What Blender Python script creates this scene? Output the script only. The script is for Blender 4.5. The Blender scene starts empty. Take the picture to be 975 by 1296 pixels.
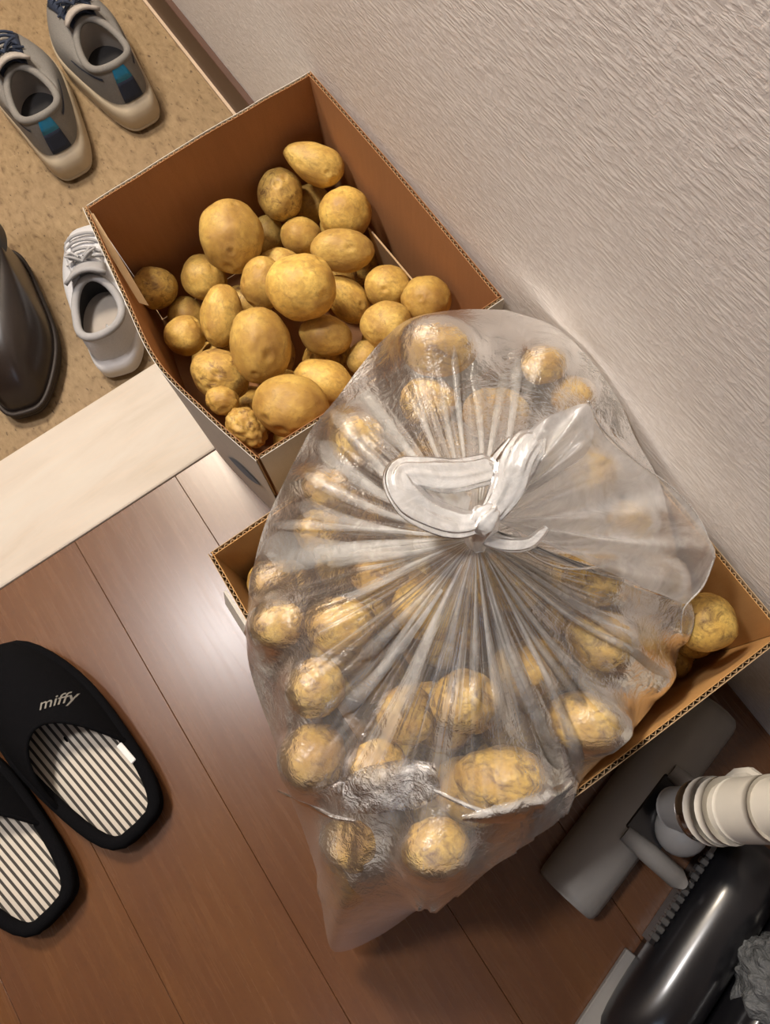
import bpy, bmesh, math, random
import numpy as np
from mathutils import Matrix, Vector, noise
random.seed(7); RS = np.random.RandomState(11)
PI = math.pi
SC = bpy.context.scene
COL = SC.collection

# ------------------------------------------------------------------ camera
H = 0.92                                   # camera height above the wooden floor
F = 975.0; CX, CY = 487.5, 648.0
def _cd(p): return np.array([p[0]-CX, -(p[1]-CY), -F])
def _n(v): return v/np.linalg.norm(v)
AZ = -_n(_cd((560, 930)))                  # nadir of the photograph
AY = _cd((-1442, -2029)); AY = _n(AY-AY@AZ*AZ)   # vanishing point of the wall direction
AX = np.cross(AY, AZ)
RC = np.array([AX, AY, AZ])                # camera axes -> world
cam = bpy.data.objects.new('camera', bpy.data.cameras.new('camera')); COL.objects.link(cam)
M = Matrix([list(RC[0])+[0], list(RC[1])+[0], list(RC[2])+[H], [0, 0, 0, 1]])
cam.matrix_world = M
cam.data.sensor_fit = 'VERTICAL'; cam.data.sensor_height = 36; cam.data.lens = 36*F/1296
cam.data.clip_start = 0.02
SC.camera = cam

# ------------------------------------------------------------------ world, lamps, exposure
SC.view_settings.view_transform = 'Standard'; SC.view_settings.look = 'None'
SC.view_settings.gamma = 1; SC.view_settings.use_curve_mapping = False
SC.view_settings.exposure = 0.38
W = bpy.data.worlds.new('World'); SC.world = W; W.use_nodes = True
W.node_tree.nodes['Background'].inputs[0].default_value = (0.9, 0.85, 0.8, 1)
W.node_tree.nodes['Background'].inputs[1].default_value = 0.3
def area(name, loc, target, size, power, color, shape='DISK'):
    l = bpy.data.lights.new(name, 'AREA'); l.shape = shape; l.size = size; l.energy = power; l.color = color
    o = bpy.data.objects.new(name, l); COL.objects.link(o); o.location = loc
    o.rotation_euler = (Vector(target)-Vector(loc)).to_track_quat('-Z', 'Y').to_euler()
    return o
area('entrance_lamp_light', (0.0, 1.60, 2.22), (0.1, 0.6, 0), 0.40, 38, (1.0, 0.86, 0.69))
area('hall_lamp_light', (-0.45, 0.86, 2.28), (-0.30, 0.5, 0), 0.24, 19, (1.0, 0.95, 0.93))
area('cool_fill_light', (-0.72, -0.75, 1.25), (-0.1, 0.0, 0.1), 0.5, 1.2, (0.62, 0.76, 1.0), 'SQUARE')  # added weak cool fill near the left wall, no window modelled there

# ------------------------------------------------------------------ helpers
def ray(px, py): return RC@_cd((px, py))
def at(px, py, z=0.0):
    d = ray(px, py); return np.array([0, 0, H])+d*((z-H)/d[2])
def link(o): COL.objects.link(o); return o
def mesh(name, verts, faces, mat=None, parent=None, smooth=True, uv=None):
    me = bpy.data.meshes.new(name); me.from_pydata([tuple(map(float, v)) for v in verts], [], faces); me.update()
    if smooth: me.polygons.foreach_set('use_smooth', [True]*len(me.polygons))
    if mat: me.materials.append(mat)
    o = link(bpy.data.objects.new(name, me))
    if parent: o.parent = parent
    return o
def tag(o, label=None, cat=None, group=None, kind=None):
    if label: o['label'] = label
    if cat: o['category'] = cat
    if group: o['group'] = group
    if kind: o['kind'] = kind
    return o
def empty(name, loc=(0, 0, 0), rz=0, label=None, cat=None, group=None):
    o = link(bpy.data.objects.new(name, None)); o.location = loc; o.rotation_euler = (0, 0, rz); o.empty_display_size = .05
    return tag(o, label, cat, group)
def gridfaces(n, m, cu=False, cv=False, off=0):
    fs = []
    for i in range(n if cu else n-1):
        for j in range(m if cv else m-1):
            a = i*m+j; b = ((i+1) % n)*m+j; c = ((i+1) % n)*m+(j+1) % m; d = i*m+(j+1) % m
            fs.append((off+a, off+b, off+c, off+d))
    return fs
def grid(name, V, mat, parent=None, cu=False, cv=False, caps=False, smooth=True):
    V = np.asarray(V, float); n, m, _ = V.shape
    fs = gridfaces(n, m, cu, cv); vs = V.reshape(-1, 3)
    if caps:   # rings along u, closed in v
        fs.append(tuple(range(m))[::-1]); fs.append(tuple((n-1)*m+j for j in range(m)))
    return mesh(name, vs, fs, mat, parent, smooth)
def bm_obj(name, bm, mat, parent=None, smooth=False):
    bmesh.ops.recalc_face_normals(bm, faces=bm.faces)
    me = bpy.data.meshes.new(name); bm.to_mesh(me); bm.free()
    if smooth: me.polygons.foreach_set('use_smooth', [True]*len(me.polygons))
    if mat: me.materials.append(mat)
    o = link(bpy.data.objects.new(name, me))
    if parent: o.parent = parent
    return o
def box(name, x0, x1, y0, y1, z0, z1, mat, parent=None, bev=0.0, seg=1):
    bm = bmesh.new(); bmesh.ops.create_cube(bm, size=1)
    bmesh.ops.scale(bm, vec=(x1-x0, y1-y0, z1-z0), verts=bm.verts)
    bmesh.ops.translate(bm, vec=((x0+x1)/2, (y0+y1)/2, (z0+z1)/2), verts=bm.verts)
    if bev: bmesh.ops.bevel(bm, geom=list(bm.edges), offset=bev, segments=seg, affect='EDGES', profile=.5)
    return bm_obj(name, bm, mat, parent)
def frames(P):
    P = np.asarray(P, float); T = np.gradient(P, axis=0); T /= np.linalg.norm(T, axis=1)[:, None]+1e-9
    up = np.array([0, 0, 1.]); 
    if abs(T[0]@up) > .9: up = np.array([1., 0, 0])
    A = up-T[0]*(up@T[0]); A /= np.linalg.norm(A); As = [A]
    for i in range(1, len(P)):
        A = As[-1]-T[i]*(As[-1]@T[i]); A /= np.linalg.norm(A)+1e-9; As.append(A)
    A = np.array(As); return T, A, np.cross(T, A)
def spline(P, k=8):
    P = np.asarray(P, float); n = len(P); out = []
    Q = np.vstack([2*P[0]-P[1], P, 2*P[-1]-P[-2]])
    for i in range(1, n):
        for j in range(k):
            t = j/k; a, b, c, d = Q[i-1], Q[i], Q[i+1], Q[i+2]
            out.append(.5*(2*b+(c-a)*t+(2*a-5*b+4*c-d)*t*t+(3*b-a-3*c+d)*t**3))
    out.append(P[-1]); return np.array(out)
def tube(name, P, r, mat, parent=None, n=12, flat=1.0, ripple=0.0, rn=5, tw=0.0, closed=False, smooth=True):
    P = np.asarray(P, float); T, A, B = frames(P); r = np.broadcast_to(np.asarray(r, float), (len(P),)); V = []
    for i in range(len(P)):
        row = []
        for j in range(n):
            a = 2*PI*j/n; rr = r[i]*(1+ripple*(.45*math.cos(rn*a+i*.12)+.9*noise.noise(Vector((math.cos(a)*1.6, math.sin(a)*1.6, i*.09+rn)))+.5*noise.noise(Vector((math.cos(a)*4, math.sin(a)*4, i*.05+rn)))))
            ca, sa = math.cos(a+tw*i), math.sin(a+tw*i)
            row.append(P[i]+A[i]*ca*rr*flat+B[i]*sa*rr)
        V.append(row)
    return grid(name, V, mat, parent, cu=closed, cv=True, caps=not closed, smooth=smooth)

# ------------------------------------------------------------------ materials
class NT:
    def __init__(s, name):
        s.m = bpy.data.materials.new(name); s.m.use_nodes = True; s.t = s.m.node_tree
        s.b = s.t.nodes['Principled BSDF']; s.o = s.t.nodes['Material Output']
    def n(s, ty, ins=None, **kw):
        x = s.t.nodes.new(ty)
        for k, v in kw.items(): setattr(x, k, v)
        for k, v in (ins or {}).items(): s.set(x.inputs[k], v)
        return x
    def set(s, sock, v):
        if isinstance(v, bpy.types.NodeSocket): s.t.links.new(v, sock)
        else: sock.default_value = v
    def coord(s, kind='Object', scale=(1, 1, 1), rot=(0, 0, 0)):
        c = s.n('ShaderNodeTexCoord'); mp = s.n('ShaderNodeMapping', {'Vector': c.outputs[kind], 'Scale': scale, 'Rotation': rot}); return mp.outputs[0]
    def noise(s, v, sc, det=4, rough=.5, dist=0.0):
        return s.n('ShaderNodeTexNoise', {'Vector': v, 'Scale': sc, 'Detail': det, 'Roughness': rough, 'Distortion': dist}).outputs[0]
    def ramp(s, f, pts):
        r = s.n('ShaderNodeValToRGB', {'Fac': f}); e = r.color_ramp.elements
        while len(e) < len(pts): e.new(.5)
        for q, (p, c) in zip(e, pts): q.position = p; q.color = (c if len(c) == 4 else (*c, 1)) if hasattr(c, '__len__') else (c, c, c, 1)
        return r.outputs[0]
    def mix(s, f, a, b, ty='MIX'):
        x = s.n('ShaderNodeMix', data_type='RGBA', blend_type=ty)
        for sock, v in ((x.inputs[0], f), (x.inputs[6], a), (x.inputs[7], b)):
            s.set(sock, v if isinstance(v, (bpy.types.NodeSocket, float, int)) or len(v) == 4 else (*v, 1))
        return x.outputs[2]
    def math(s, op, a, b=0.0, clamp=False):
        x = s.n('ShaderNodeMath', {0: a, 1: b}, operation=op, use_clamp=clamp); return x.outputs[0]
    def bump(s, h, st, dist=.001, nrm=None):
        ins = {'Height': h, 'Strength': st, 'Distance': dist}
        if nrm is not None: ins['Normal'] = nrm
        return s.n('ShaderNodeBump', ins).outputs[0]
    def out(s, **kw):
        for k, v in kw.items(): s.set(s.b.inputs[k.replace('_', ' ')], v if isinstance(v, (bpy.types.NodeSocket, float, int)) or len(v) == 4 else (*v, 1))
        return s.m
def simple(name, col, rough=.6, metal=0.0, var=.12, sc=60, bump=.0, **kw):
    t = NT(name); v = t.coord()
    f = t.noise(v, sc, 4)
    c = t.mix(f, tuple(x*(1-var) for x in col), tuple(min(1, x*(1+var)) for x in col))
    ex = {}
    if bump: ex['Normal'] = t.bump(f, bump, .001)
    return t.out(Base_Color=c, Roughness=rough, Metallic=metal, **ex, **kw)

def mat_potato(name, dirt=.35):
    t = NT(name); v = t.coord('Object'); oi = t.n('ShaderNodeObjectInfo')
    rv = t.n('ShaderNodeVectorMath', {0: v}, operation='ADD'); 
    cr = t.n('ShaderNodeCombineXYZ', {0: t.math('MULTIPLY', oi.outputs['Random'], 13.), 1: t.math('MULTIPLY', oi.outputs['Random'], 7.), 2: 0.})
    t.set(rv.inputs[1], cr.outputs[0]); v = rv.outputs[0]
    big = t.noise(v, 1.2, 3, .55)
    c = t.ramp(big, [(.30, (.40, .23, .065)), (.48, (.60, .39, .10)), (.66, (.78, .56, .16))])
    tone = t.ramp(oi.outputs['Random'], [(0, (.80, .74, .66)), (.5, (1, 1, 1)), (1, (1.08, 1.04, .90))])
    c = t.mix(1.0, c, tone, 'MULTIPLY')
    mott = t.noise(v, 7, 5, .65)
    c = t.mix(t.ramp(mott, [(.36, .45), (.58, 0.0)]), c, (.38, .22, .07))
    dn = t.noise(v, 2.4, 6, .72, .6)
    c = t.mix(t.ramp(dn, [(.56-.10*dirt, 0.0), (.68, dirt*1.3)]), c, (.17, .085, .032))
    vo = t.n('ShaderNodeTexVoronoi', {'Vector': v, 'Scale': 6., 'Randomness': 1.0}).outputs[0]
    c = t.mix(t.ramp(vo, [(.035, .75), (.08, 0.0)]), c, (.16, .085, .03))
    h = t.math('ADD', mott, t.math('MULTIPLY', dn, 1.5))
    return t.out(Base_Color=c, Roughness=t.ramp(mott, [(.3, .42), (.7, .60)]), Normal=t.bump(h, .35-.15*dirt, .0016), Specular_IOR_Level=.4)
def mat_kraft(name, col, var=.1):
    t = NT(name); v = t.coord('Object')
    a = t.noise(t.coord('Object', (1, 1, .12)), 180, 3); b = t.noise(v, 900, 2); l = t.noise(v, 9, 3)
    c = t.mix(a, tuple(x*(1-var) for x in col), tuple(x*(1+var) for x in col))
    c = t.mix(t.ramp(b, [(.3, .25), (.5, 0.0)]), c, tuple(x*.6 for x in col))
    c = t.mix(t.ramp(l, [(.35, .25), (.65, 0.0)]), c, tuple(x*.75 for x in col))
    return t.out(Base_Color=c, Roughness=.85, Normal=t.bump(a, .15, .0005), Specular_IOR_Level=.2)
MP = mat_potato('potato_skin', .35); MPD = mat_potato('dirty_potato_skin', .8)
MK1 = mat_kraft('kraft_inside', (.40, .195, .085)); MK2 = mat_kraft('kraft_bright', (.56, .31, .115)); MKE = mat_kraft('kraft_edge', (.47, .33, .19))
MKW = mat_kraft('white_carton', (.66, .63, .57), .05)
MINK = simple('blue_print_ink', (.16, .22, .30), .7)

def mat_wood():
    t = NT('floor_wood'); oi = t.n('ShaderNodeObjectInfo')
    off = t.n('ShaderNodeCombineXYZ', {0: t.math('MULTIPLY', oi.outputs['Random'], 9.), 1: t.math('MULTIPLY', oi.outputs['Random'], 5.), 2: 0.}).outputs[0]
    def sc(s):
        c = t.n('ShaderNodeTexCoord').outputs['Object']; a = t.n('ShaderNodeVectorMath', {0: c, 1: off}, operation='ADD').outputs[0]
        return t.n('ShaderNodeMapping', {'Vector': a, 'Scale': s}).outputs[0]
    g = t.noise(sc((1, .05, 1)), 160, 5, .6, .3); l = t.noise(sc((1, .25, 1)), 14, 3); k = t.noise(sc((1, .35, 1)), 420, 2)
    c = t.ramp(g, [(.3, (.122, .050, .019)), (.55, (.136, .058, .022)), (.75, (.150, .066, .026))])
    c = t.mix(t.ramp(l, [(.35, .45), (.6, 0.0)]), c, (.088, .036, .021))
    c = t.mix(t.ramp(k, [(.32, .2), (.45, 0.0)]), c, (.06, .028, .017))
    return t.out(Base_Color=c, Roughness=t.ramp(g, [(.3, .255), (.7, .285)]), Normal=t.bump(g, .03, .0006), Specular_IOR_Level=.50)
MWOOD = mat_wood()
def mat_step():
    t = NT('cream_step_board'); g = t.noise(t.coord('Object', (.25, 1, 1)), 18, 5, .6, .8); f = t.noise(t.coord('Object', (.05, 1, 1)), 300, 3)
    c = t.ramp(g, [(.3, (.47, .41, .34)), (.5, (.52, .465, .40)), (.7, (.54, .50, .44))])
    c = t.mix(t.ramp(f, [(.35, .15), (.5, 0.0)]), c, (.62, .48, .36))
    return t.out(Base_Color=c, Roughness=.5, Specular_IOR_Level=.3)
MSTEP = mat_step()
def mat_tile():
    t = NT('mottled_stone_sheet'); v = t.coord('Object', (1, .45, 1), (0, 0, .15)); a = t.noise(v, 110, 4, .6, .4); b = t.noise(t.coord(), 14, 3); d = t.noise(t.coord('Object', (1, .4, 1), (0, 0, .2)), 190, 2)
    c = t.ramp(a, [(.30, (.13, .08, .04)), (.42, (.24, .165, .085)), (.7, (.33, .235, .13))])
    c = t.mix(t.ramp(b, [(.35, .35), (.65, 0.0)]), c, (.22, .15, .085))
    c = t.mix(t.ramp(d, [(.66, 0.0), (.72, .8)]), c, (.075, .045, .025))
    return t.out(Specular_IOR_Level=.3, Base_Color=c, Roughness=.6, Normal=t.bump(a, .25, .001))
MTILE = mat_tile()
def mat_wallpaper():
    t = NT('woven_relief_wallpaper')
    w = t.noise(t.coord('Object'), 9, 2)
    h1 = t.noise(t.coord('Object', (1, .20, 1)), 340, 3, .6, .35)          # threads along the wall
    h2 = t.noise(t.coord('Object', (1, .6, .35)), 260, 3, .55, .5)           # upright threads
    sel = t.ramp(t.noise(t.coord('Object', (1, 1, 1)), 42, 2), [(.42, 0.0), (.56, 1.0)])
    s1 = t.ramp(h1, [(.40, 0.0), (.62, 1.0)]); s2 = t.ramp(h2, [(.42, 0.0), (.64, 1.0)])
    h = t.mix(sel, s1, t.mix(.5, s1, s2)); fine = t.noise(t.coord(), 900, 2)
    hh = t.math('ADD', h, t.math('MULTIPLY', fine, .25))
    c = t.mix(h, (.72, .67, .63), (.83, .79, .755))
    c = t.mix(t.ramp(w, [(.3, .15), (.6, 0.0)]), c, (.66, .61, .575))
    return t.out(Base_Color=c, Roughness=.8, Normal=t.bump(hh, .30, .0014), Specular_IOR_Level=.25)
MWALL = mat_wallpaper()
MBASE = simple('dark_brown_baseboard', (.085, .042, .028), .45, var=.15, sc=20)
MBEAD = simple('pale_edge_bead', (.55, .42, .30), .5)
MCEIL = simple('ceiling_paper', (.55, .53, .50), .9)
MHALL = simple('dark_hall_panel', (.10, .065, .045), .6, var=.2, sc=8)
MSUB = simple('dark_subfloor', (.03, .018, .012), .9)

# ------------------------------------------------------------------ the setting
WX = 0.300; GZ = -0.10; SY0, SY1 = 0.455, 0.612
LX = -0.80; BY = -1.6; FY = 1.9; CZ = 2.35
wall = tag(box('wall_right', WX, WX+.1, BY, FY, GZ-.05, CZ, MWALL), 'cream wallpaper wall with woven relief beside the boxes', kind='structure')
tag(box('wall_left', LX-.1, LX, BY, FY, GZ-.05, CZ, MHALL), 'dark panelled wall on the other side of the hall', kind='structure')
tag(box('wall_front', LX, WX, FY, FY+.1, GZ-.05, CZ, MHALL), 'wall at the entrance end', kind='structure')
tag(box('wall_back', LX, WX, BY-.1, BY, -.05, CZ, MHALL), 'wall at the far end of the hall', kind='structure')
tag(box('ceiling', LX, WX, BY, FY, CZ, CZ+.05, MCEIL), 'plain ceiling', kind='structure')
fl = tag(box('floor', LX, WX, BY, SY0, -.10, -.012, MSUB), 'reddish brown wooden floor of long planks', kind='structure')
xs = [WX-.0]; x = -.0980
edges = [-.098+.15*k for k in range(-5, 3)] + [WX]
edges = [e for e in edges if LX < e]; edges = [LX]+edges
edges = sorted(set(round(e, 4) for e in edges))
joints = {0: [-.7], 1: [-1.1, -.25], 2: [-.62], 3: [-.35, -1.2], 4: [-.9], 5: [-1.25], 6: [-.205, -1.1], 7: [-.8], 8: [-.5]}
for i in range(len(edges)-1):
    x0, x1 = edges[i], edges[i+1]
    if x1-x0 < .01: continue
    ys = [BY]+sorted(joints.get(i, []))+[SY0]
    for k in range(len(ys)-1):
        p = box('plank', x0+.0002, x1-.0002, ys[k]+.0002, ys[k+1]-.0002, -.0115, 0.0, MWOOD, fl, bev=.0005)
tag(box('trim_1', LX, WX, SY0+.001, SY1, GZ, .001, MSTEP, bev=.003, seg=2), 'cream wooden step edge between the wood floor and the entrance', kind='structure')
tag(box('floor_entrance', LX, WX, SY1, FY, GZ-.05, GZ, MTILE), 'mottled tan stone-pattern entrance floor', kind='structure')
bb = tag(box('baseboard_right', WX-.010, WX, SY1, FY, GZ, -.012, MBASE, bev=.001), 'dark brown baseboard along the entrance wall', kind='structure')
box('bead', WX-.015, WX-.010, SY1, FY, GZ, GZ+.006, MBEAD, bb)

# ------------------------------------------------------------------ potatoes
def potato_mesh(seed, res=4, taper=.0, lump=.05, knob=0.0, eyes=5):
    rr = random.Random(seed)
    bm = bmesh.new(); bmesh.ops.create_icosphere(bm, subdivisions=res, radius=1)
    off = Vector((rr.uniform(0, 50), rr.uniform(0, 50), rr.uniform(0, 50)))
    E = []
    for k in range(eyes):
        v = Vector((rr.gauss(0, 1), rr.gauss(0, 1), rr.gauss(.4, 1))).normalized(); E.append((v, rr.uniform(.08, .15), rr.uniform(.03, .06)))
    mx = 0
    for v in bm.verts:
        p = v.co.normalized(); r = 1+lump*noise.noise(p*1.3+off)*1.6+lump*.45*noise.noise(p*3+off)+.006*noise.noise(p*9+off)
        if knob: r += knob*(noise.noise(p*3.1+off))+knob*.4*noise.noise(p*6.5+off)
        for e, w, d in E:
            a = p.angle(e)
            if a < w*3: r -= d*math.exp(-(a/w)**2); r += d*.45*math.exp(-((a-w*1.6)/(w*.7))**2)
        q = p*r; s = 1+taper*q.x; q.y *= s; q.z *= s
        v.co = q
    for ax in range(3):
        m = max(abs(v.co[ax]) for v in bm.verts)
        for v in bm.verts: v.co[ax] /= m*1.0
    me = bpy.data.meshes.new('potato'); bm.to_mesh(me); bm.free()
    me.polygons.foreach_set('use_smooth', [True]*len(me.polygons)); return me
def pot_frame(p):
    px, py, a, b, ang, z = p
    d = ray(px, py); t = (H-z)/(-d[2]); C = np.array([0, 0, H])+d*t; w = -_n(d)
    th = math.radians(ang); im = RC@np.array([math.cos(th), -math.sin(th), 0]); e1 = _n(im-im@w*w); e2 = np.cross(w, e1)
    return C, np.array([e1, e2, w]), np.array([a*t, b*t, min(a, b)*t*.97])
def put_potato(C, E, r, me, mat, label, group):
    o = link(bpy.data.objects.new('potato', me))
    if not me.materials: me.materials.append(mat)
    m = np.eye(4); m[:3, :3] = (E*r[:, None]).T; m[:3, 3] = C
    o.matrix_world = Matrix(m.tolist())
    return tag(o, label, 'potato', group)
B1 = [(396.409,205.113,42.1133,26.7993,25,0.1638),
(355.081,246.321,29.0264,31.9291,0,0.1329),
(436.76,270.545,34.3717,33.3896,0,0.1384),
(293.058,299.419,41.3272,45.2631,0,0.1567),
(381.077,299.275,26.621,23.6631,0,0.1087),
(433.32,316.633,41.2099,27.4733,5,0.1612),
(381.585,363.834,45.5016,41.5449,0,0.191),
(333.978,358.288,29.6137,33.5622,0,0.146),
(355.964,338.293,29.5663,23.6531,10,0.1173),
(439.959,378.589,35.2447,24.4755,50,0.123),
(490.721,362.779,29.9325,26.9392,0,0.1409),
(539.675,380.277,32.4556,30.4885,0,0.1569),
(489.267,412.468,33.9117,31.9169,0,0.1657),
(196.521,364.323,28.6304,26.7217,0,0.1048),
(258.003,351.994,29.9994,27.9995,40,0.1),
(237.119,402.726,24.3877,27.3142,0,0.0645),
(280.316,399.265,26.8786,39.8201,8,0.1367),
(234.482,424.722,26.5041,25.5576,0,0.1179),
(329.897,437.025,40.4588,49.34,-5,0.1738),
(412.635,425.207,34.3368,26.4884,10,0.1409),
(279.29,475.267,40.2143,33.5119,25,0.1365),
(369.423,514.856,49.6019,40.6736,8,0.1834),
(410,484,40,30,25,0.145),
(282.164,507.516,22.7999,18.9999,20,0.1577),
(312.177,541.908,29.7239,25.8886,40,0.1581),
(463.48,453.973,25.6923,23.7159,0,0.1143),
(340,297,20,25,0,0.085),
(395,258,24,24,0,0.085)]
BG = [(555.663,439.522,51.4546,37.6014,5,0.295),
(542.337,509.478,36.6119,31.6643,0,0.27),
(617,522,33,32,0,0.275),
(688.963,460.871,31.8539,25.8813,0,0.287),
(726.954,502.538,29.6484,27.6719,0,0.2694),
(452,556,36,36,0,0.27),
(530,597,36,30,0,0.27),
(412.567,618.272,31.6428,25.7098,0,0.2693),
(404.433,671.728,33.6205,27.6875,0,0.2557),
(344.999,737.991,31.9991,29.9992,0,0.235),
(352.001,790.009,35.999,31.9991,0,0.2643),
(432,790,46,38,0,0.275),
(400,870,38,38,0,0.2673),
(396,958,42,44,20,0.245),
(548,770,52,42,0,0.3),
(591.507,888.032,47.4468,41.5159,0,0.2947),
(514.904,904.723,39.5692,37.5907,0,0.2725),
(477.505,968.848,37.8887,33.9004,0,0.2641),
(636,988,62,44,5,0.27),
(553,1074,46,38,-5,0.2658),
(445,1066,40,36,0,0.225),
(436,1118,32,30,0,0.175),
(762.474,810.806,47.3159,39.4299,20,0.2601),
(742,914,54,38,10,0.26),
(815,850,36,34,0,0.22),
(650,735,46,40,0,0.3),
(754.526,730.194,43.3729,39.4299,0,0.2749),
(835,738,36,36,0,0.24),
(672,585,40,36,0,0.29),
(750,600,40,36,0,0.26),
(480,725,38,34,0,0.29),
(661.085,849.398,41.8446,35.8668,0,0.2787),
(600,625,38,34,0,0.29),
(800,665,34,34,0,0.245)]
LO = [(875.983,796.131,30.7103,36.4685,-10,0.1379),
(853.386,833.005,22.9846,24.9,0,0.0983)]
F1 = [(0.0868,0.5024,0.0409,0.0364,0.0321,0.0305,0.618,'half-hidden potato in the open box, below the large tall yellow one'),
(0.0523,0.3806,0.0418,0.0343,0.0283,0.0269,1.634,'half-hidden potato in the open box, below the crosswise largest one'),
(0.1687,0.4156,0.0321,0.0333,0.0273,0.0259,0.579,'half-hidden potato in the open box, below the shaded one by the bag'),
(0.2537,0.5507,0.0375,0.0296,0.0283,0.0269,0.382,'half-hidden potato in the open box, right of the wide oval one'),
(0.0314,0.4507,0.0399,0.0344,0.0306,0.029,1.796,'half-hidden potato in the open box, above the warty corner one'),
(0.0245,0.5429,0.0351,0.0306,0.0275,0.0261,1.513,'half-hidden potato in the open box, above the dull brown left wall one'),
(0.0696,0.4241,0.0882,0.0303,0.0268,0.0254,0.408,'half-hidden potato in the open box, above the crosswise largest one'),
(0.163,0.3428,0.0914,0.0304,0.0298,0.0283,0.63,'half-hidden potato in the open box, right of the half-shaded one'),
(0.2154,0.4123,0.0842,0.0345,0.0305,0.0289,2.8,'half-hidden potato in the open box, below the dot-eyed one by the bag'),
(0.0307,0.5068,0.0807,0.0314,0.0266,0.0252,1.52,'half-hidden potato in the open box, above the knobbly small one'),
(0.2054,0.5227,0.0868,0.0315,0.0288,0.0274,1.934,'half-hidden potato in the open box, above the slanting one'),
(0.0939,0.5476,0.0917,0.0324,0.0318,0.0302,2.152,'half-hidden potato in the open box, right of the upright oval one'),
(0.0274,0.3437,0.0852,0.0315,0.0296,0.0281,1.71,'half-hidden potato in the open box, right of the warty corner one'),
(0.1379,0.4328,0.086,0.0339,0.0284,0.027,0.464,'half-hidden potato in the open box, below the many-eyed one'),
(0.255,0.5782,0.0853,0.028,0.027,0.0256,2.69,'half-hidden potato in the open box, below the round one by the right wall')]
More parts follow.
